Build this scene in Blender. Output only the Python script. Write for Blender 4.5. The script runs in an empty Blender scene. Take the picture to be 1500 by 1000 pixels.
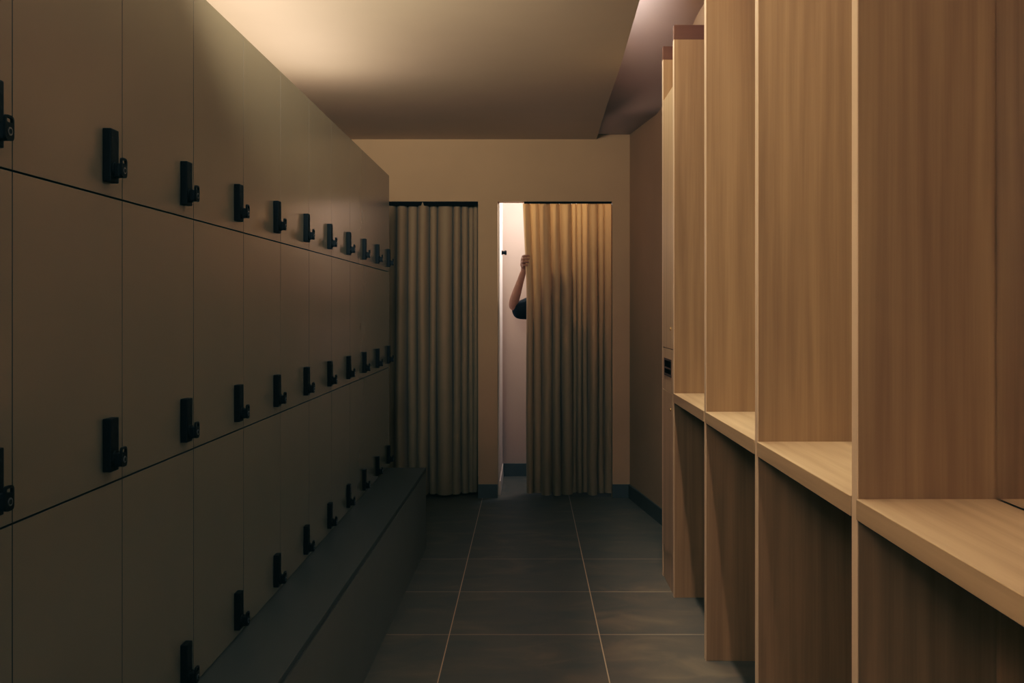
import bpy, bmesh, math, random
from mathutils import Vector, Matrix
random.seed(7)
C = bpy.context.scene.collection
V = Vector
EYE = 1.307            # camera height
F = 1434.0             # focal length in pixels of the 1500 px frame

# ------------------------------------------------------------------ materials
def srgb(r, g, b):
    f = lambda c: (c/255/12.92) if c/255 <= .04045 else ((c/255+.055)/1.055)**2.4
    return (f(r), f(g), f(b), 1)

def new_mat(name):
    m = bpy.data.materials.new(name); m.use_nodes = True
    nt = m.node_tree
    return m, nt, nt.nodes, nt.links, nt.nodes['Principled BSDF']

def plain(name, col, rough=.5, metal=0, spec=.5, bump=0, bscale=200, vary=.06, vscale=3):
    m, nt, N, L, P = new_mat(name)
    P.inputs['Roughness'].default_value = rough
    P.inputs['Metallic'].default_value = metal
    P.inputs['Specular IOR Level'].default_value = spec
    tc = N.new('ShaderNodeTexCoord')
    nz = N.new('ShaderNodeTexNoise'); nz.inputs['Scale'].default_value = vscale
    nz.inputs['Detail'].default_value = 5
    L.new(tc.outputs['Object'], nz.inputs['Vector'])
    rp = N.new('ShaderNodeValToRGB')
    rp.color_ramp.elements[0].position = .3; rp.color_ramp.elements[1].position = .7
    rp.color_ramp.elements[0].color = tuple(c*(1-vary) for c in col[:3])+(1,)
    rp.color_ramp.elements[1].color = tuple(min(1, c*(1+vary)) for c in col[:3])+(1,)
    L.new(nz.outputs['Fac'], rp.inputs['Fac']); L.new(rp.outputs['Color'], P.inputs['Base Color'])
    if bump:
        n2 = N.new('ShaderNodeTexNoise'); n2.inputs['Scale'].default_value = bscale
        L.new(tc.outputs['Object'], n2.inputs['Vector'])
        b = N.new('ShaderNodeBump'); b.inputs['Strength'].default_value = bump; b.inputs['Distance'].default_value = .002
        L.new(n2.outputs['Fac'], b.inputs['Height']); L.new(b.outputs['Normal'], P.inputs['Normal'])
    return m

def wood(name, dark, light, axis='Z', rough=.45):
    """straight-grained wood laminate, the grain runs along `axis`"""
    m, nt, N, L, P = new_mat(name)
    tc = N.new('ShaderNodeTexCoord'); oi = N.new('ShaderNodeObjectInfo')
    mul = N.new('ShaderNodeVectorMath'); mul.operation = 'MULTIPLY_ADD'
    cmb = N.new('ShaderNodeCombineXYZ')
    for k in range(3):
        q = N.new('ShaderNodeMath'); q.operation = 'MULTIPLY'; q.inputs[1].default_value = (31, 17, 23)[k]
        L.new(oi.outputs['Random'], q.inputs[0]); L.new(q.outputs[0], cmb.inputs[k])
    L.new(tc.outputs['Object'], mul.inputs[0]); mul.inputs[1].default_value = (1, 1, 1)
    L.new(cmb.outputs[0], mul.inputs[2])
    def stretched(across, along):
        mp = N.new('ShaderNodeMapping')
        s = [across]*3; s['XYZ'.index(axis)] = along
        mp.inputs['Scale'].default_value = s
        L.new(mul.outputs[0], mp.inputs['Vector'])
        return mp.outputs[0]
    n1 = N.new('ShaderNodeTexNoise'); n1.inputs['Scale'].default_value = 1; n1.inputs['Detail'].default_value = 6
    n1.inputs['Distortion'].default_value = 1.6
    L.new(stretched(9, .5), n1.inputs['Vector'])
    n2 = N.new('ShaderNodeTexNoise'); n2.inputs['Scale'].default_value = 1; n2.inputs['Detail'].default_value = 3
    L.new(stretched(150, 3.0), n2.inputs['Vector'])
    n3 = N.new('ShaderNodeTexNoise'); n3.inputs['Scale'].default_value = 1; n3.inputs['Detail'].default_value = 2
    L.new(stretched(3.2, .25), n3.inputs['Vector'])
    wv = N.new('ShaderNodeTexWave'); wv.wave_type = 'RINGS'; wv.rings_direction = axis
    wv.inputs['Scale'].default_value = 1.6; wv.inputs['Distortion'].default_value = 7
    wv.inputs['Detail'].default_value = 3; wv.inputs['Detail Scale'].default_value = 1.2
    L.new(stretched(5, .45), wv.inputs['Vector'])
    def mix(a, b, t):
        x = N.new('ShaderNodeMix'); x.data_type = 'FLOAT'; x.inputs[0].default_value = t
        L.new(a, x.inputs[2]); L.new(b, x.inputs[3]); return x.outputs[0]
    f = mix(n1.outputs['Fac'], n3.outputs['Fac'], .5)
    f = mix(f, wv.outputs['Fac'], .09)
    f = mix(f, n2.outputs['Fac'], .15)
    rp = N.new('ShaderNodeValToRGB')
    rp.color_ramp.elements[0].position = .32; rp.color_ramp.elements[1].position = .68
    rp.color_ramp.elements[0].color = dark; rp.color_ramp.elements[1].color = light
    L.new(f, rp.inputs['Fac']); L.new(rp.outputs['Color'], P.inputs['Base Color'])
    P.inputs['Roughness'].default_value = rough; P.inputs['Specular IOR Level'].default_value = .3
    b = N.new('ShaderNodeBump'); b.inputs['Strength'].default_value = .12; b.inputs['Distance'].default_value = .001
    L.new(f, b.inputs['Height']); L.new(b.outputs['Normal'], P.inputs['Normal'])
    return m

def floor_material():
    m, nt, N, L, P = new_mat('slate floor tile')
    geo = N.new('ShaderNodeNewGeometry'); sep = N.new('ShaderNodeSeparateXYZ')
    L.new(geo.outputs['Position'], sep.inputs[0])
    def M(op, a, b=None, c=None):
        n = N.new('ShaderNodeMath'); n.operation = op
        for i, x in enumerate((a, b, c)):
            if x is None: continue
            if isinstance(x, (int, float)): n.inputs[i].default_value = x
            else: L.new(x, n.inputs[i])
        return n.outputs[0]
    def grid(co, off, size, half):
        t = M('DIVIDE', M('SUBTRACT', co, off), size)
        fr = M('SUBTRACT', t, M('FLOOR', M('ADD', t, .5)))
        return M('LESS_THAN', M('MULTIPLY', M('ABSOLUTE', fr), size), half), M('FLOOR', t)
    gx, ix = grid(sep.outputs['X'], -.318, .603, .0021)
    gy, iy = grid(sep.outputs['Y'], 3.937, .597, .0024)
    gy = M('MULTIPLY', gy, M('SUBTRACT', 1, M('MULTIPLY', M('GREATER_THAN', sep.outputs['Y'], 5.4), .7)))
    g = M('MAXIMUM', gx, M('MULTIPLY', gy, .75))
    # per-tile tone
    cb = N.new('ShaderNodeCombineXYZ'); L.new(ix, cb.inputs[0]); L.new(iy, cb.inputs[1])
    wn = N.new('ShaderNodeTexWhiteNoise'); L.new(cb.outputs[0], wn.inputs['Vector'])
    ad = N.new('ShaderNodeVectorMath'); ad.operation = 'MULTIPLY_ADD'
    L.new(wn.outputs['Color'], ad.inputs[0]); ad.inputs[1].default_value = (9, 9, 9); L.new(geo.outputs['Position'], ad.inputs[2])
    mp = N.new('ShaderNodeMapping'); mp.inputs['Rotation'].default_value = (0, 0, -.75); mp.inputs['Scale'].default_value = (2.2, 4, 1)
    L.new(ad.outputs[0], mp.inputs[0])
    nz = N.new('ShaderNodeTexNoise'); nz.inputs['Scale'].default_value = 1.6; nz.inputs['Detail'].default_value = 8; nz.inputs['Distortion'].default_value = .8
    L.new(mp.outputs[0], nz.inputs['Vector'])
    rp = N.new('ShaderNodeValToRGB')
    e = rp.color_ramp.elements
    e[0].position = .3; e[0].color = (.096, .098, .088, 1)
    e[1].position = .72; e[1].color = (.165, .150, .114, 1)
    k = e.new(.55); k.color = (.122, .116, .095, 1)
    L.new(nz.outputs['Fac'], rp.inputs['Fac'])
    mx = N.new('ShaderNodeMix'); mx.data_type = 'RGBA'
    L.new(g, mx.inputs[0]); L.new(rp.outputs['Color'], mx.inputs[6]); mx.inputs[7].default_value = (.55, .48, .37, 1)
    L.new(mx.outputs[2], P.inputs['Base Color'])
    P.inputs['Roughness'].default_value = .5; P.inputs['Specular IOR Level'].default_value = .35
    b = N.new('ShaderNodeBump'); b.inputs['Strength'].default_value = .25; b.inputs['Distance'].default_value = .003
    L.new(nz.outputs['Fac'], b.inputs['Height']); L.new(b.outputs['Normal'], P.inputs['Normal'])
    return m

def curtain_material():
    m, nt, N, L, P = new_mat('olive curtain cloth')
    tc = N.new('ShaderNodeTexCoord')
    mp = N.new('ShaderNodeMapping'); mp.inputs['Scale'].default_value = (400, 400, 400)
    nz = N.new('ShaderNodeTexNoise'); nz.inputs['Scale'].default_value = 1
    L.new(tc.outputs['Object'], mp.inputs[0]); L.new(mp.outputs[0], nz.inputs['Vector'])
    rp = N.new('ShaderNodeValToRGB')
    rp.color_ramp.elements[0].color = (.31, .25, .155, 1); rp.color_ramp.elements[1].color = (.34, .275, .17, 1)
    L.new(nz.outputs['Fac'], rp.inputs['Fac']); L.new(rp.outputs['Color'], P.inputs['Base Color'])
    P.inputs['Roughness'].default_value = .6; P.inputs['Specular IOR Level'].default_value = .3
    P.inputs['Sheen Weight'].default_value = .15
    tr = N.new('ShaderNodeBsdfTranslucent'); tr.inputs['Color'].default_value = (.62, .36, .13, 1)
    mx = N.new('ShaderNodeMixShader'); mx.inputs[0].default_value = .17
    L.new(P.outputs[0], mx.inputs[1]); L.new(tr.outputs[0], mx.inputs[2])
    L.new(mx.outputs[0], N['Material Output'].inputs['Surface'])
    return m

M_locker = plain('olive brown locker laminate', (.200, .190, .142), rough=.22, spec=.5, vary=.08, vscale=.9)
M_carcass = plain('dark locker carcass', (.03, .03, .027), rough=.6)
M_bench = plain('bench laminate', (.052, .056, .052), rough=.45, spec=.5, vary=.08, vscale=1.2)
M_bench_front = plain('bench front laminate', (.17, .165, .14), rough=.4, spec=.4, vary=.1, vscale=1.5)
M_bench_edge = plain('bench edge', (.05, .052, .048), rough=.4)
M_black = plain('black lock plastic', (.0045, .0052, .006), rough=.55, spec=.14)
M_hole = plain('lock recess black', (.003, .003, .003), rough=.8)
M_chrome = plain('lock steel', (.22, .23, .24), rough=.35, metal=1)
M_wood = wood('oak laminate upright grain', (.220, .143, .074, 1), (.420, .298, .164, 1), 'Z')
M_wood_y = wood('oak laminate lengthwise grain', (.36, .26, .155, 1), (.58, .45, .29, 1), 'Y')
M_wood_edge = wood('oak edge banding', (.70, .55, .40, 1), (.78, .63, .47, 1), 'Z')
M_wood_brightened = wood('brightened oak laminate', (.44, .325, .20, 1), (.60, .46, .30, 1), 'Z')  # oak lightened, missing light on the cabinet front put into the colour
M_wood_dark = wood('brown wood trim', (.09, .045, .028, 1), (.12, .062, .038, 1), 'X')
M_wall = plain('warm plaster wall', (.43, .325, .205), rough=.75, spec=.25, bump=.1, bscale=60, vary=.03)
M_ceil = plain('cream ceiling paint', (.585, .52, .40), rough=.8, spec=.2, vary=.02)
M_ceil_up = plain('pale upper ceiling paint', (.56, .47, .44), rough=.8, spec=.2, vary=.02)
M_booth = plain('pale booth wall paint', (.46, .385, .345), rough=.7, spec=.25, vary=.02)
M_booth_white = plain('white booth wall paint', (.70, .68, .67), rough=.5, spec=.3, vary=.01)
M_base = plain('slate skirting tile', (.075, .085, .082), rough=.45, vary=.12, vscale=6)
M_floor = floor_material()
M_curtain = curtain_material()
M_shade_rail = plain('dark curtain rail', (.003, .003, .003), rough=.7, spec=.1)  # near-black, so the rail also draws the shade under the lintel
M_mirror = plain('mirror glass', (.80, .79, .76), rough=.03, metal=1, vary=.005)
M_brass = plain('brass lock rim', (.75, .55, .28), rough=.25, metal=1)
M_skin = plain('skin', (.30, .165, .115), rough=.5, spec=.4, vary=.08, vscale=20)
M_shirt = plain('black t-shirt cotton', (.012, .014, .017), rough=.85, spec=.2)
M_trouser = plain('dark trouser cloth', (.02, .022, .03), rough=.85, spec=.2)
M_shoe = plain('black shoe leather', (.015, .015, .015), rough=.5)
M_hair = plain('dark hair', (.012, .009, .007), rough=.55)
M_eye = plain('eye white', (.8, .78, .75), rough=.2)

# ------------------------------------------------------------------ mesh helpers
def box(bm, x0, x1, y0, y1, z0, z1, bev=0, mi=0, seg=2):
    vs = [bm.verts.new((x, y, z)) for x in (x0, x1) for y in (y0, y1) for z in (z0, z1)]
    fs = [(0, 1, 3, 2), (4, 6, 7, 5), (0, 4, 5, 1), (2, 3, 7, 6), (0, 2, 6, 4), (1, 5, 7, 3)]
    faces = [bm.faces.new([vs[i] for i in f]) for f in fs]
    for f in faces: f.material_index = mi
    if bev:
        es = list({e for f in faces for e in f.edges})
        r = bmesh.ops.bevel(bm, geom=es, offset=bev, segments=seg, profile=.7, affect='EDGES')
        for f in r['faces']: f.material_index = mi
    return faces

def cyl(bm, c, axis, r, h, mi=0, n=20, r2=None):
    """cylinder starting at c and running h along axis (unit vector)"""
    q = V((0, 0, 1)).rotation_difference(V(axis)).to_matrix().to_4x4()
    mat = Matrix.Translation(V(c)+V(axis)*h/2) @ q
    k = len(bm.faces)
    r_ = bmesh.ops.create_cone(bm, cap_ends=True, segments=n, radius1=r, radius2=r if r2 is None else r2, depth=h, matrix=mat)
    for v in r_['verts']:
        for f in v.link_faces: f.material_index = mi

def extrude_poly(bm, pts, d0, d1, axis='X', hole=None, mi=0):
    """flat outline pts (u,v) extruded along axis from d0 to d1, optional hole with the same number of points"""
    def P(u, v, d): return {'X': (d, u, v), 'Y': (u, d, v), 'Z': (u, v, d)}[axis]
    n = len(pts)
    A = [bm.verts.new(P(u, v, d0)) for u, v in pts]; B = [bm.verts.new(P(u, v, d1)) for u, v in pts]
    fs = [bm.faces.new((A[i], A[(i+1) % n], B[(i+1) % n], B[i])) for i in range(n)]
    if hole:
        A2 = [bm.verts.new(P(u, v, d0)) for u, v in hole]; B2 = [bm.verts.new(P(u, v, d1)) for u, v in hole]
        for i in range(n):
            j = (i+1) % n
            fs += [bm.faces.new((A2[j], A2[i], B2[i], B2[j])), bm.faces.new((A[j], A[i], A2[i], A2[j])), bm.faces.new((B[i], B[j], B2[j], B2[i]))]
    else:
        fs += [bm.faces.new(A[::-1]), bm.faces.new(B)]
    for f in fs: f.material_index = mi

def rrect(u0, u1, v0, v1, r, n=5):
    pts = []
    for cx, cy, a0 in ((u1-r, v1-r, 0), (u0+r, v1-r, 90), (u0+r, v0+r, 180), (u1-r, v0+r, 270)):
        for k in range(n+1):
            a = math.radians(a0+90*k/n); pts.append((cx+r*math.cos(a), cy+r*math.sin(a)))
    return pts

def obj(name, bm, mats, parent=None, smooth=False, loc=None):
    bmesh.ops.recalc_face_normals(bm, faces=bm.faces[:])
    me = bpy.data.meshes.new(name); bm.to_mesh(me); bm.free()
    for m in (mats if isinstance(mats, (list, tuple)) else [mats]): me.materials.append(m)
    if smooth:
        for p in me.polygons: p.use_smooth = True
    o = bpy.data.objects.new(name, me); C.objects.link(o)
    if parent: o.parent = parent
    if loc: o.location = loc
    return o

def thing(name, label, cat, loc=(0, 0, 0), group=None):
    o = bpy.data.objects.new(name, None); C.objects.link(o); o.location = loc
    o.empty_display_size = .05
    o['label'] = label; o['category'] = cat
    if group: o['group'] = group
    return o

def tag(o, label, cat, group=None):
    o['label'] = label; o['category'] = cat
    if group: o['group'] = group
    return o

def struct(name, bm, mats, smooth=False):
    o = obj(name, bm, mats, smooth=smooth); o['kind'] = 'structure'; return o

# ------------------------------------------------------------------ setting
YB = 6.79                     # face of the far wall
ZC = EYE + 1.179              # main ceiling
ZO = EYE + 158/211.2          # head of the two booth openings
XL, XR = -1.32, .957
LO = (-1.16, -.349); RO = (-.213, .582)
YBB = 7.68                    # back of the booths
YN = -1.6                     # wall behind the camera
TOP = 3.0

bm = bmesh.new(); box(bm, XL-.1, 1.1, YN-.1, YBB+.1, -.1, 0); struct('floor', bm, M_floor)
# main ceiling, its right edge runs free beside the light cove
bm = bmesh.new()
edge = [(.395, YN), (.4246, 3.735), (.4457, 4.70), (.454, 5.66), (.472, YB)]
extrude_poly(bm, [(XL, YB), (XL, YN)] + edge, ZC, ZC+.022, 'Z'); struct('ceiling', bm, M_ceil)
# upper ceiling over the cove: sinks in a soft curve towards the far wall
bm = bmesh.new()
prof = []
n = 48
for i in range(n+1):
    y = YB - (YB-4.8)*i/n
    t = min(1, max(0, (6.10-y)/1.0)); s = t*t*(3-2*t)
    prof.append((y, EYE + 1.212 + .39*s))
prof.append((YN, EYE+1.602))
poly = prof + [(YN, TOP+.05), (YB, TOP+.05)]
extrude_poly(bm, poly, .2, 1.1, 'X'); o = struct('ceiling', bm, M_ceil_up)
for p in o.data.polygons: p.use_smooth = abs(p.normal.x) < .5 and p.normal.z < -.3
bm = bmesh.new(); box(bm, .14, .2, YN, YB, ZC+.022, TOP+.05); struct('trim_1', bm, M_ceil)
# far wall with two openings
bm = bmesh.new()
t = .10
box(bm, XL-.1, LO[0], YB, YB+t, 0, TOP)
box(bm, LO[1], RO[0], YB, YB+t, 0, ZO)
box(bm, RO[1], .86, YB, YB+t, 0, TOP)
box(bm, LO[0], RO[1], YB, YB+t, ZO, TOP)
struct('wall_back', bm, M_wall)
bm = bmesh.new(); box(bm, XL-.1, XL, YN, YB, 0, TOP); struct('wall_left', bm, M_wall)
bm = bmesh.new(); box(bm, XL-.1, 1.1, YN-.1, YN, 0, TOP); struct('wall_near', bm, M_wall)
bm = bmesh.new()
extrude_poly(bm, [(.703, YB), (XR, 4.86), (XR, YN), (1.1, YN), (1.1, YB)], 0, TOP, 'Z'); struct('wall_right', bm, M_wall)
# booths behind the curtains
bm = bmesh.new(); box(bm, XL-.1, .86, YBB, YBB+.1, 0, TOP); struct('wall_booth_back', bm, M_booth)
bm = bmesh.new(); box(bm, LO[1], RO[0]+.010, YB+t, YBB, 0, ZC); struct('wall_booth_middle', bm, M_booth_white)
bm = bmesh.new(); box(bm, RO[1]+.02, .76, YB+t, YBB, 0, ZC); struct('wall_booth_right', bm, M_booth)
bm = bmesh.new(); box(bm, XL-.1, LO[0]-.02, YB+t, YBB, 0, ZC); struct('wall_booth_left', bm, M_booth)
bm = bmesh.new(); box(bm, XL-.1, .86, YB+t, YBB+.1, ZC, ZC+.05); struct('ceiling', bm, M_booth_white)
# skirtings
bh, bt = .095, .010
def skirting(name, build):
    bm = bmesh.new(); build(bm); struct(name, bm, M_base)
skirting('baseboard_pillar', lambda b: box(b, LO[1], RO[0], YB-bt, YB, 0, bh, .002))
skirting('baseboard_back', lambda b: box(b, RO[1], .703, YB-bt, YB, 0, bh, .002))
def angled(b):
    d = V((XR-.703, 4.86-YB)).normalized(); nn = V((-abs(d.y), -d.x)); nn = V((d.y, -d.x)).normalized()
    if nn.x > 0: nn = -nn
    a, c = V((.703, YB)), V((XR, 4.86))
    extrude_poly(b, [tuple(a), tuple(c), tuple(c+nn*bt), tuple(a+nn*bt)], 0, bh, 'Z')
skirting('baseboard_right', angled)
skirting('baseboard_booth', lambda b: box(b, RO[0]+.010, RO[1]+.02, YBB-bt, YBB, 0, .10, .002))
bm = bmesh.new(); box(bm, RO[0]+.010, RO[0]+.018, YB+t, YBB-bt, 0, .10, .002); struct('baseboard_booth_left', bm, M_booth_white)

# ------------------------------------------------------------------ lockers
LX = -.773                                  # face of the doors
W = .3968
Y0 = 1.4665
ZS = [(.439, .986), (.986, EYE+.2685*.773), (EYE+.2685*.773, EYE+.743)]   # bottom, middle, top row
DEPTH = .46
def lock_parts(parent):
    # plate
    bm = bmesh.new()
    box(bm, 0, .0155, .310, .345, .025, .122, .0025)
    for y in (.3195, .3365):
        for z in (.083, .104):
            cyl(bm, (.0150, y, z), (1, 0, 0), .0030, .0009, mi=1, n=12)
    a = obj('lock_plate', bm, [M_black, M_hole], parent)
    # turning knob
    bm = bmesh.new()
    box(bm, .0155, .0295, .316, .339, .034, .059, .004)
    cyl(bm, (.0155, .328, .047), (1, 0, 0), .0155, .004, n=24)
    b = obj('turn_knob', bm, M_black, parent)
    # padlock eye in front of the knob
    bm = bmesh.new()
    extrude_poly(bm, rrect(.3155, .3395, .0335, .0695, .007), .0290, .0332, 'X', hole=rrect(.3195, .3355, .0590, .0658, .0025))
    cyl(bm, (.0328, .3275, .0465), (1, 0, 0), .0062, .0014, mi=1, n=20)
    cyl(bm, (.0336, .3275, .0465), (1, 0, 0), .0036, .0012, mi=2, n=16)
    c = obj('padlock_eye', bm, [M_black, M_chrome, M_hole], parent)
    return [a, b, c]
def make_locker(h):
    r = thing('locker', '', 'locker')
    bm = bmesh.new()
    g = .0008; k = .012
    y0, y1, z0, z1, x0, x1 = g, W-g, g, h-g, -DEPTH, -.021
    box(bm, x0, x0+k, y0, y1, z0, z1); box(bm, x0+k, x1, y0, y0+k, z0, z1); box(bm, x0+k, x1, y1-k, y1, z0, z1)
    box(bm, x0+k, x1, y0+k, y1-k, z0, z0+k); box(bm, x0+k, x1, y0+k, y1-k, z1-k, z1)
    obj('carcass', bm, M_carcass, r)
    bm = bmesh.new(); box(bm, -.019, 0, .0011, W-.0011, .0015, h-.0015, .0006)
    bm.normal_update()
    for f in bm.faces:
        if abs(f.normal.x) < .3: f.material_index = 1  # dark door edges put shade into the gaps between doors
    d = obj('door', bm, [M_locker, M_carcass], r)
    lock_parts(d)
    return r
def copy_tree(o, parent=None):
    c = o.copy(); C.objects.link(c)
    if parent: c.parent = parent
    for ch in list(o.children): copy_tree(ch, c)
    return c
ORD = ['first', 'second', 'third', 'fourth', 'fifth', 'sixth', 'seventh', 'eighth', 'ninth', 'tenth', 'eleventh']
ROWN = ['bottom', 'middle', 'top']
for row, (z0, z1) in enumerate(ZS):
    proto = make_locker(z1-z0)
    for k in range(-1, 10):
        r = proto if k == -1 else copy_tree(proto)
        r.location = (LX, Y0+W*k, z0)
        i = k+1
        where = {0: 'in the bottom row above the bench', 1: 'in the middle row', 2: 'in the top row'}[row]
        if i == 0: lab = f'dark olive locker {where}, first from the near end'
        elif i == 10: lab = f'dark olive locker {where}, farthest away beside the closed curtain'
        else: lab = f'dark olive locker {where}, {ORD[i]} from the near end'
        r['label'] = lab; r['group'] = f'lockers of the {ROWN[row]} row'

# ------------------------------------------------------------------ bench
b = thing('bench', 'long low dark bench running along the foot of the lockers', 'bench', (0, 0, 0))
def bx_front(y): return -.585 + (y-2.25)*(.023/3.1)
ya, yb = 1.05, 5.38
ZB = .439
bm = bmesh.new()
extrude_poly(bm, [(-1.25, ya), (bx_front(ya), ya), (bx_front(yb), yb), (-1.25, yb)], ZB-.020, ZB-.0008, 'Z')
es = [e for e in bm.edges]
bmesh.ops.bevel(bm, geom=es, offset=.0012, segments=1, affect='EDGES')
obj('seat_top', bm, M_bench, b)
bm = bmesh.new()
extrude_poly(bm, [(bx_front(ya)-.02, ya), (bx_front(ya)-.001, ya), (bx_front(yb)-.001, yb), (bx_front(yb)-.02, yb)], 0, ZB-.026, 'Z')
obj('front_panel', bm, M_bench_front, b)
bm = bmesh.new(); box(bm, -1.23, bx_front(yb)-.022, yb-.022, yb-.002, 0, ZB-.021); obj('end_panel', bm, M_bench, b)
bm = bmesh.new(); box(bm, -1.25, -1.23, ya, yb, 0, ZB-.021); obj('back_panel', bm, M_carcass, b)

# ------------------------------------------------------------------ wooden cubicles
CX0, CX1 = .660, .953
DIV = [(4.800, 4.833), (4.440, 4.473), (3.640, 3.673), (2.817, 2.851), (1.964, 1.998), (1.115, 1.148)]
ZT = EYE+1.290
ZSH = EYE-.380                                   # top of the shelf
def side_panel(y0, y1, parent, name='side_panel'):
    bm = bmesh.new()
    box(bm, CX0+.002, CX1, y0, y1, 0, ZT-.066, .0008, seg=1)
    o = obj(name, bm, M_wood, parent)
    bm = bmesh.new(); box(bm, CX0, CX0+.002, y0+.0004, y1-.0004, 0, ZT-.066); obj('edge_strip', bm, M_wood_edge, o)
    bm = bmesh.new(); box(bm, CX0, CX1, y0, y1, ZT-.066, ZT, .001, seg=1); obj('top_band', bm, M_wood_dark, o)  # darker band along the top of the panel
    return o
labs = ['open wooden cubicle with shelf, nearest the camera at the right frame edge',
        'open wooden cubicle with shelf, second from the camera, its shelf brightly lit',
        'open wooden cubicle with shelf, third from the camera',
        'open wooden cubicle with shelf, fourth from the camera beside the tall cabinet']
for k, j in enumerate((4, 3, 2, 1)):             # divider j closes the far end of the bay
    near, far = DIV[j+1], DIV[j]
    ya, yb = near[1], far[0]
    r = thing('wooden_cubicle', labs[k], 'shelving', (CX0, ya, 0), 'open cubicles along the right wall')
    P = lambda o: setattr(o, 'location', (-CX0, -ya, 0))
    o = side_panel(far[0], far[1], r); P(o)
    if k == 0:
        o = side_panel(near[0], near[1], r); P(o)
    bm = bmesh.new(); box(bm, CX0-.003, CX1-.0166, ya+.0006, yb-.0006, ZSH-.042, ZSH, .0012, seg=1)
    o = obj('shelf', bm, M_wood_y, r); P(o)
    bm = bmesh.new(); extrude_poly(bm, rrect(ya+.004, yb-.004, ZSH+.003, ZT-.01, .02), CX1-.016, CX1, 'X')
    o = obj('mirror', bm, M_mirror, r); P(o)
    bm = bmesh.new(); box(bm, CX1-.016, CX1, ya+.003, yb-.003, .001, ZSH-.045, .001, seg=1)
    o = obj('lower_back_panel', bm, M_wood, r); P(o)

# tall cabinet with doors at the far end
y0, y1 = DIV[1][1]+.0006, DIV[0][0]-.0006
tc_ = thing('tall_cabinet', 'narrow tall wooden cabinet with locked doors at the far end of the cubicles', 'cabinet', (CX0, y0, 0))
def T(o): o.location = (-CX0, -y0, 0); return o
T(side_panel(DIV[0][0], DIV[0][1], tc_))
zd = EYE+1.02
def zat(ypx): return EYE-(ypx-453)*4.47/F
bm = bmesh.new(); box(bm, CX0+.02, CX1-.018, y0, y1, .17, zd-.004); T(obj('carcass', bm, M_wood, tc_))
bm = bmesh.new(); box(bm, CX1-.016, CX1, y0, y1, zd, ZT-.01); T(obj('back_panel', bm, M_wood, tc_))
def lockset(door, y, z):
    bm = bmesh.new(); cyl(bm, (CX0, y, z), (-1, 0, 0), .008, .004, n=20); cyl(bm, (CX0-.004, y, z), (-1, 0, 0), .003, .0006, mi=1, n=10)
    obj('lock', bm, [M_brass, M_hole], door)
z1_, z2_, z3_ = zat(512), zat(577), .160
bm = bmesh.new(); box(bm, CX0, CX0+.019, y0+.001, y1-.001, z1_+.0015, zd, .001, seg=1); d = T(obj('door', bm, M_wood_brightened, tc_)); lockset(d, y0+.06, zat(482))
# drawer front with a recessed pull
bm = bmesh.new()
hz0, hz1 = zat(553), zat(529); hy0, hy1 = y0+.045, y1-.055
def rect4(a, b, c, d): return [(a, c), (b, c), (b, d), (a, d)]
extrude_poly(bm, rect4(y0+.001, y1-.001, z2_+.0015, z1_-.0015), CX0, CX0+.019, 'X', hole=rect4(hy0, hy1, hz0, hz1))
d = T(obj('drawer', bm, M_wood_brightened, tc_))
bm = bmesh.new()
ring_o, ring_i = rect4(hy0-.004, hy1+.004, hz0-.004, hz1+.004), rect4(hy0+.006, hy1-.006, hz0+.006, hz1-.006)
extrude_poly(bm, ring_o, CX0-.002, CX0+.001, 'X', hole=ring_i)
box(bm, CX0-.002, CX0+.006, hy0, hy1, (hz0+hz1)/2-.008, (hz0+hz1)/2-.002)
box(bm, CX0+.0175, CX0+.019, hy0, hy1, hz0, hz1, mi=1)
extrude_poly(bm, rect4(hy0, hy1, hz0, hz1), CX0+.0012, CX0+.0175, 'X', hole=rect4(hy0+.002, hy1-.002, hz0+.002, hz1-.002), mi=1)  # black back and liner paint the shade inside the pull
obj('recessed_pull', bm, [M_wood_dark, M_hole], d)
bm = bmesh.new(); box(bm, CX0, CX0+.019, y0+.001, y1-.001, z3_+.0015, z2_-.0015, .001, seg=1); d = T(obj('door', bm, M_wood_brightened, tc_)); lockset(d, y0+.06, zat(602))
bm = bmesh.new(); box(bm, CX0+.004, CX0+.022, y0+.001, y1-.001, 0, z3_-.002, .001, seg=1); T(obj('plinth', bm, M_wood_brightened, tc_))

# ------------------------------------------------------------------ curtains
def px(x, Y=6.87): return (x-774)/F*Y
def curtain(name, valleys, amps, ybase, z0, z1, xshift, label, hem_wave):
    bm = bmesh.new()
    NZ = 28; NU = 16
    pts = []
    for i in range(len(valleys)-1):
        for u in range(NU):
            pts.append((i, .5-.5*math.cos(math.pi*u/NU)))
    pts.append((len(valleys)-2, 1.0))
    rows = []
    for j in range(NZ+1):
        t = j/NZ                                   # 0 at the top
        row = []
        for i, u in pts:
            xa, xb = valleys[i], valleys[i+1]
            w = xb-xa
            bulge = math.sin(math.pi*u)**.75
            a = (1+.3*math.sin(i*4.1+1))*1.7*max(.03, min(.085, w))*amps[i]/.045*(.6+.4*min(1, t*3))*(1+.12*math.sin(3*t+i*1.7))
            x = xa+w*u - .165*w*math.sin(2*math.pi*u)*(.75+.25*t) + .004*math.sin(2.2*t*math.pi+i*2.1)*t
            x = xshift(x, t)
            y = ybase - a*bulge + .006*math.sin(i*2.7+t*2)
            z = z1+(z0-z1)*t
            if j == NZ: z += hem_wave*math.sin(i*1.3)
            row.append(bm.verts.new((x, y, z)))
        rows.append(row)
    for j in range(NZ):
        for k in range(len(pts)-1):
            bm.faces.new((rows[j][k], rows[j][k+1], rows[j+1][k+1], rows[j+1][k]))
    return bm
ZTOP, ZBOT = ZO-.006, .020
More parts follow.
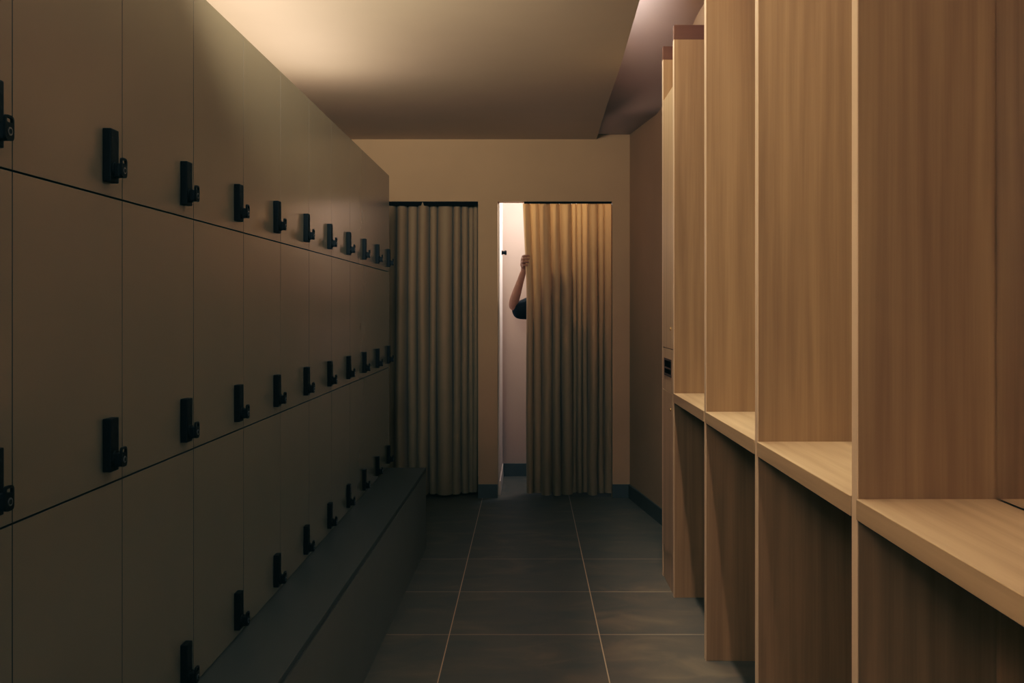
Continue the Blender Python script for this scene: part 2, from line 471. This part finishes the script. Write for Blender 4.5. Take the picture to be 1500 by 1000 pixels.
# closed curtain, left opening
vl = [LO[0]+.01, -1.07, -1.0, px(581), px(597), px(612), px(629), px(640.5), px(663.6), px(675.5), px(686), px(693), LO[1]-.006]
am = [.05, .05, .05, .05, .045, .05, .04, .06, .04, .035, .03, .02]
c = thing('curtain', 'olive brown curtain drawn fully closed across the left booth opening', 'curtain', ((LO[0]+LO[1])/2, YB+.08, 0), 'booth curtains')
o = obj('cloth', curtain('cloth', vl, am, YB+.122, ZBOT, ZO-.004, lambda x, t: x, '', .002), M_curtain, c, smooth=True); o.location = tuple(-v for v in c.location)
bm = bmesh.new(); box(bm, LO[0]+.004, LO[1]-.004, YB+.012, YB+.026, ZO-.027, ZO-.0005, .002); o = obj('shade_rail', bm, M_shade_rail, c); o.location = tuple(-v for v in c.location)  # rail deepened into a dark strip for the lintel's shade
# half-open curtain held by the person
vr = [px(768), px(779), px(791.5), px(807.5), px(821), px(838), px(845), px(853), px(861), px(875.5), px(885), RO[1]+.014]
am = [.030, .035, .05, .045, .055, .03, .032, .03, .045, .035, .03]
x0c = px(768); x1c = vr[-1]
def pull(x, t):
    # the free edge leans from the rail down to the hand, then hangs straight
    k = (x1c-x)/(x1c-x0c)
    s = min(1, t/.30)
    d = -.012*(1-s) + .014*s
    return x + d*k*k
c = thing('curtain', 'olive brown curtain half open at the lit booth, held by a hand', 'curtain', (.28, YB+.08, 0), 'booth curtains')
o = obj('cloth', curtain('cloth', vr, am, YB+.122, ZBOT, ZO-.004, pull, '', .002), M_curtain, c, smooth=True); o.location = tuple(-v for v in c.location)
bm = bmesh.new(); box(bm, -.03, RO[1]-.004, YB+.012, YB+.026, ZO-.013, ZO-.0005, .002); o = obj('shade_rail', bm, M_shade_rail, c); o.location = tuple(-v for v in c.location)  # same painted shade strip under the lintel, thinner on this side

# hook on the booth wall
h = thing('coat_hook', 'small black peg hook high on the bright booth wall', 'hook', (RO[0]+.010, 7.42, EYE+83*7.42/F))
bm = bmesh.new(); cyl(bm, (0, 0, 0), (1, 0, 0), .018, .006, n=24); obj('mounting_plate', bm, M_black, h)
bm = bmesh.new(); cyl(bm, (.006, 0, 0), (1, 0, 0), .013, .018, n=20); cyl(bm, (.024, 0, 0), (1, 0, 0), .019, .014, n=24, r2=.016); obj('peg', bm, M_black, h)

# ------------------------------------------------------------------ person
def skin_mesh(nodes, edges, root=0, sub=2):
    """nodes: list of (co, (rx, ry)); returns evaluated mesh data"""
    me = bpy.data.meshes.new('tmp'); me.from_pydata([n[0] for n in nodes], edges, [])
    o = bpy.data.objects.new('tmp', me); C.objects.link(o)
    o.modifiers.new('s', 'SKIN').use_smooth_shade = True
    for i, n in enumerate(nodes):
        r = n[1] if isinstance(n[1], tuple) else (n[1], n[1])
        me.skin_vertices[0].data[i].radius = r
        me.skin_vertices[0].data[i].use_root = (i == root)
    m = o.modifiers.new('b', 'SUBSURF'); m.levels = sub; m.render_levels = sub
    dg = bpy.context.evaluated_depsgraph_get(); dg.update()
    out = bpy.data.meshes.new_from_object(o.evaluated_get(dg))
    bpy.data.objects.remove(o); bpy.data.meshes.remove(me)
    return out
def merge(meshes):
    bm = bmesh.new()
    for m in meshes:
        bm.from_mesh(m); bpy.data.meshes.remove(m)
    return bm
def ball(c, s, rot=None):
    bm = bmesh.new()
    mat = Matrix.Translation(V(c)) @ (rot or Matrix.Identity(4)) @ Matrix.Diagonal((*s, 1))
    bmesh.ops.create_icosphere(bm, subdivisions=3, radius=1, matrix=mat)
    me = bpy.data.meshes.new('tmp'); bm.to_mesh(me); bm.free(); return me
def remeshed(name, bm, mat, parent, voxel, smooth_it=6):
    o = obj(name, bm, mat, parent, smooth=True)
    r = o.modifiers.new('r', 'REMESH'); r.mode = 'VOXEL'; r.voxel_size = voxel; r.use_smooth_shade = True
    s = o.modifiers.new('m', 'SMOOTH'); s.iterations = smooth_it; s.factor = .5
    dg = bpy.context.evaluated_depsgraph_get(); dg.update()
    me = bpy.data.meshes.new_from_object(o.evaluated_get(dg))
    o.modifiers.clear(); o.data = me
    return o
def chain(nodes): return skin_mesh(nodes, [(i, i+1) for i in range(len(nodes)-1)])

PX, PY = .285, 7.09
person = thing('person', 'person in a black t-shirt behind the half open curtain, forearm raised, hand gripping its edge', 'person', (PX, PY, 0))
S_R = (.125, 7.07, 1.368); E_R = (-.118, 7.01, 1.318); W_R = (-.0315, 6.945, 1.588)
S_L = (.445, 7.09, 1.368); E_L = (.475, 7.13, 1.09); W_L = (.455, 7.08, .86)
mid = lambda a, b, t: tuple(a[i]+(b[i]-a[i])*t for i in range(3))
nodes = [((PX, PY, .93), (.135, .095)), ((PX, PY, 1.08), (.115, .085)), ((PX, PY-.01, 1.25), (.135, .095)), ((PX, PY-.01, 1.37), (.10, .075)),
         ((PX, PY-.01, 1.44), .052), ((PX, PY-.025, 1.52), .05),
         (S_R, .052), (mid(S_R, E_R, .5), .044), (E_R, .037), (mid(E_R, W_R, .28), .038), (mid(E_R, W_R, .7), .027), (W_R, .0225),
         (S_L, .052), (mid(S_L, E_L, .5), .044), (E_L, .036), (mid(E_L, W_L, .3), .037), (W_L, .022),
         ((PX-.085, PY, .84), .085), ((PX-.09, PY-.02, .48), .056), ((PX-.09, PY+.02, .34), .054), ((PX-.09, PY+.09, .09), .036),
         ((PX+.085, PY, .84), .085), ((PX+.09, PY-.02, .48), .056), ((PX+.09, PY+.02, .34), .054), ((PX+.09, PY+.09, .09), .036)]
edges = [(0, 1), (1, 2), (2, 3), (3, 4), (4, 5), (3, 6), (6, 7), (7, 8), (8, 9), (9, 10), (10, 11), (3, 12), (12, 13), (13, 14), (14, 15), (15, 16),
         (0, 17), (17, 18), (18, 19), (19, 20), (0, 21), (21, 22), (22, 23), (23, 24)]
parts = [skin_mesh(nodes, edges)]
for s in (-1, 1):
    parts.append(chain([((PX+s*.09, PY+.12, .06), .038), ((PX+s*.09, PY+.045, .045), .036), ((PX+s*.092, PY-.045, .03), (.04, .022)), ((PX+s*.092, PY-.095, .026), (.034, .017))]))
# head with face
hx, hy, hz = PX, PY-.045, 1.605
parts += [ball((hx, hy+.012, hz+.025), (.076, .095, .090)), ball((hx, hy-.025, hz-.045), (.058, .068, .070)), ball((hx, hy-.06, hz-.085), (.03, .03, .024)),
          ball((hx, hy-.092, hz-.014), (.010, .012, .026)), ball((hx, hy-.098, hz-.028), (.015, .013, .011)), ball((hx, hy-.076, hz+.030), (.05, .014, .009)),
          ball((hx, hy-.088, hz-.058), (.024, .010, .006)), ball((hx, hy-.086, hz-.069), (.021, .010, .006))]
for s in (-1, 1): parts.append(ball((hx+s*.078, hy+.012, hz-.005), (.010, .020, .032)))
# gripping hand: palm behind the curtain edge, fingers hooked round to its front
K = [(-.040, 6.880, 1.678), (-.047, 6.874, 1.657), (-.047, 6.876, 1.635), (-.040, 6.884, 1.614)]
L_ = [1.0, 1.08, 1.0, .82]
parts.append(skin_mesh([(W_R, (.023, .019)), ((-.036, 6.922, 1.615), (.026, .017))] + [(k, .0125) for k in K], [(0, 1), (1, 2), (1, 3), (1, 4), (1, 5)]))
parts.append(ball(W_R, (.023, .022, .030)))
parts.append(ball((-.033, 6.932, 1.608), (.021, .022, .026)))
parts.append(ball((-.038, 6.900, 1.640), (.017, .028, .036), Matrix.Rotation(math.radians(12), 4, 'X')))
for k, s in zip(K, L_):
    a = V(k)
    p1 = a+V((.010, -.038, .003))*s; p2 = p1+V((.027, -.004, .001))*s; p3 = p2+V((.017, .010, -.002))*s
    parts.append(chain([(tuple(a+V((.006, .02, -.004))), .0105), (tuple(a), .0108), (tuple(p1), .0092), (tuple(p2), .0082), (tuple(p3), .0068)]))
parts.append(chain([((-.030, 6.925, 1.606), .013), ((-.010, 6.930, 1.628), .0115), ((.004, 6.928, 1.650), .0098), ((.012, 6.922, 1.670), .008)]))
# hanging hand
parts.append(skin_mesh([(W_L, (.022, .017)), ((.452, 7.065, .81), (.034, .014)), ((.450, 7.055, .775), (.036, .013))], [(0, 1), (1, 2)]))
for q, (dy, ln) in enumerate(((-.028, .062), (-.010, .072), (.009, .066), (.027, .052))):
    a = V((.450, 7.057+dy, .775))
    parts.append(chain([(tuple(a+V((0, 0, .02))), .0095), (tuple(a), .0095), (tuple(a+V((-.008, -.004, -ln*.5))), .0085), (tuple(a+V((-.022, -.006, -ln))), .007)]))
parts.append(chain([((.452, 7.045, .835), .0125), ((.440, 7.018, .805), .0105), ((.434, 7.01, .775), .008)]))
PO = (-PX, -PY, 0)
o = remeshed('body', merge(parts), M_skin, person, .0042, 5); o.location = PO
# t-shirt with loose sleeves
sh = [((PX, PY, .90), (.155, .115)), ((PX, PY, 1.08), (.140, .108)), ((PX, PY-.01, 1.25), (.155, .118)), ((PX, PY-.01, 1.36), (.115, .092)), ((PX, PY-.01, 1.425), .066),
      ((.135, 7.075, 1.345), .092), ((.02, 7.05, 1.318), .095), ((-.060, 7.025, 1.300), .074), ((-.118, 7.01, 1.284), .046),
      ((.445, 7.09, 1.352), .078), ((.462, 7.11, 1.20), .070), ((.470, 7.12, 1.11), .062)]
o = remeshed('t_shirt', merge([skin_mesh(sh, [(0, 1), (1, 2), (2, 3), (3, 4), (3, 5), (5, 6), (6, 7), (7, 8), (3, 9), (9, 10), (10, 11)])]), M_shirt, person, .006, 4); o.location = PO
tr = [((PX, PY, .95), (.148, .108)), ((PX-.085, PY, .84), .10), ((PX-.09, PY-.02, .48), .075), ((PX-.09, PY+.08, .10), .06), ((PX+.085, PY, .84), .10), ((PX+.09, PY-.02, .48), .075), ((PX+.09, PY+.08, .10), .06)]
o = remeshed('trousers', merge([skin_mesh(tr, [(0, 1), (1, 2), (2, 3), (0, 4), (4, 5), (5, 6)])]), M_trouser, person, .008, 4); o.location = PO
for s in (-1, 1):
    bm = merge([chain([((PX+s*.09, PY+.13, .058), (.05, .046)), ((PX+s*.09, PY+.045, .052), (.05, .046)), ((PX+s*.092, PY-.055, .040), (.052, .034)), ((PX+s*.092, PY-.10, .034), (.044, .026))])])
    for v in bm.verts: v.co.z = max(v.co.z, .002)
    o = remeshed('shoe', bm, M_shoe, person, .006, 3); o.location = PO
hair = [ball((hx, hy+.022, hz+.04), (.083, .098, .088)), ball((hx, hy+.05, hz-.01), (.075, .07, .085))]
for s in (-1, 1): hair.append(ball((hx+s*.066, hy+.02, hz+.02), (.018, .05, .05)))
bm = merge(hair)
o = remeshed('hair', bm, M_hair, person, .006, 2); o.location = PO
for s in (-1, 1):
    bm = merge([ball((hx+s*.031, hy-.070, hz+.008), (.013, .011, .008))])
    o = obj('eye', bm, M_eye, person, smooth=True); o.location = PO

# ------------------------------------------------------------------ lights
def area(name, loc, target, sx, sy, power, col, spread=180):
    l = bpy.data.lights.new(name, 'AREA'); l.shape = 'RECTANGLE'; l.size = sx; l.size_y = sy
    l.energy = power; l.color = col; l.spread = math.radians(spread)
    o = bpy.data.objects.new(name, l); C.objects.link(o); o.location = loc
    d = V(target)-V(loc)
    # local -Z to target, local Y kept along world Y as far as possible
    z = -d.normalized(); y = V((0, 1, 0)); x = y.cross(z)
    if x.length < 1e-4: x = V((1, 0, 0))
    x.normalize(); y = z.cross(x)
    o.rotation_euler = Matrix((x, y, z)).transposed().to_euler()
    return o
def point(name, loc, power, col, r=.04):
    l = bpy.data.lights.new(name, 'POINT'); l.energy = power; l.color = col; l.shadow_soft_size = r
    o = bpy.data.objects.new(name, l); C.objects.link(o); o.location = loc; return o
WARM = (1, .82, .60)
# strip on top of the lockers, washing the ceiling
area('locker_top_light', (-1.06, 1.2, EYE+.765), (-1.0, 1.2, 4), .25, 2.8, 60, (1, .79, .62))
area('locker_top_light_far', (-1.06, 3.8, EYE+.765), (-1.0, 3.8, 4), .25, 2.2, 9, (1, .76, .62))
area('warm_rear_fill', (-.3, -1.45, 2.1), (-.3, 4, 3.6), .9, .6, 8, WARM, 140)  # added warm fill behind the camera, no lamp known there
area('far_wall_fill', (-.40, 1.9, 2.2), (-1.0, 6.8, 2.75), .5, .3, 11, WARM, 64)  # added unseen fill that brightens the far wall and curtains
# cove strip on the upper face of the main ceiling
area('cove_light', (.43, 1.9, EYE+1.40), (.62, 1.9, EYE+1.60), .03, 6.6, 26, (1, .82, .76))
# warm strip in the cove shining down on the cubicles
area('cubicle_light', (.44, 3.4, EYE+1.55), (.60, 3.4, 0), .05, 3.1, 22, (1, .82, .60), 110)
# added cool dim fill behind the camera, tints the low dark areas
area('cool_rear_fill', (-.2, -1.4, 1.5), (-.2, 3, .9), 1.4, 1.6, 3, (.55, .95, 1))
# booth lights
area('booth_light', (.50, 7.54, 2.20), (-.5, 7.0, 2.32), .10, .10, 25, (1, .84, .75))

# ------------------------------------------------------------------ world, camera
w = bpy.data.worlds.new('world'); bpy.context.scene.world = w; w.use_nodes = True
w.node_tree.nodes['Background'].inputs['Color'].default_value = (.02, .03, .03, 1)
w.node_tree.nodes['Background'].inputs['Strength'].default_value = .3
cam = bpy.data.cameras.new('camera'); co = bpy.data.objects.new('camera', cam); C.objects.link(co)
co.location = (0, 0, EYE); co.rotation_euler = (math.radians(90), 0, 0)
cam.sensor_width = 36; cam.lens = F*36/1500
cam.shift_x = -24/1500; cam.shift_y = -47/1500
cam.clip_start = .02
sc = bpy.context.scene
sc.camera = co
sc.view_settings.view_transform = 'Standard'
sc.view_settings.look = 'None'
sc.view_settings.exposure = 0
# the photograph's tone: cool, slightly crushed shadows
sc.view_settings.use_curve_mapping = True
cm = sc.view_settings.curve_mapping
def curve(i, pts):
    c = cm.curves[i]
    c.points[0].location = pts[0]; c.points[1].location = pts[-1]
    for p in pts[1:-1]: c.points.new(*p)
curve(0, [(0, .000), (.03, .0160), (.10, .092), (.5, .48), (1, .88)])
curve(1, [(0, .0010), (.02, .0165), (.10, .094), (.5, .48), (1, .88)])
curve(2, [(0, .0010), (.012, .0140), (.05, .049), (.5, .48), (1, .88)])
cm.update()
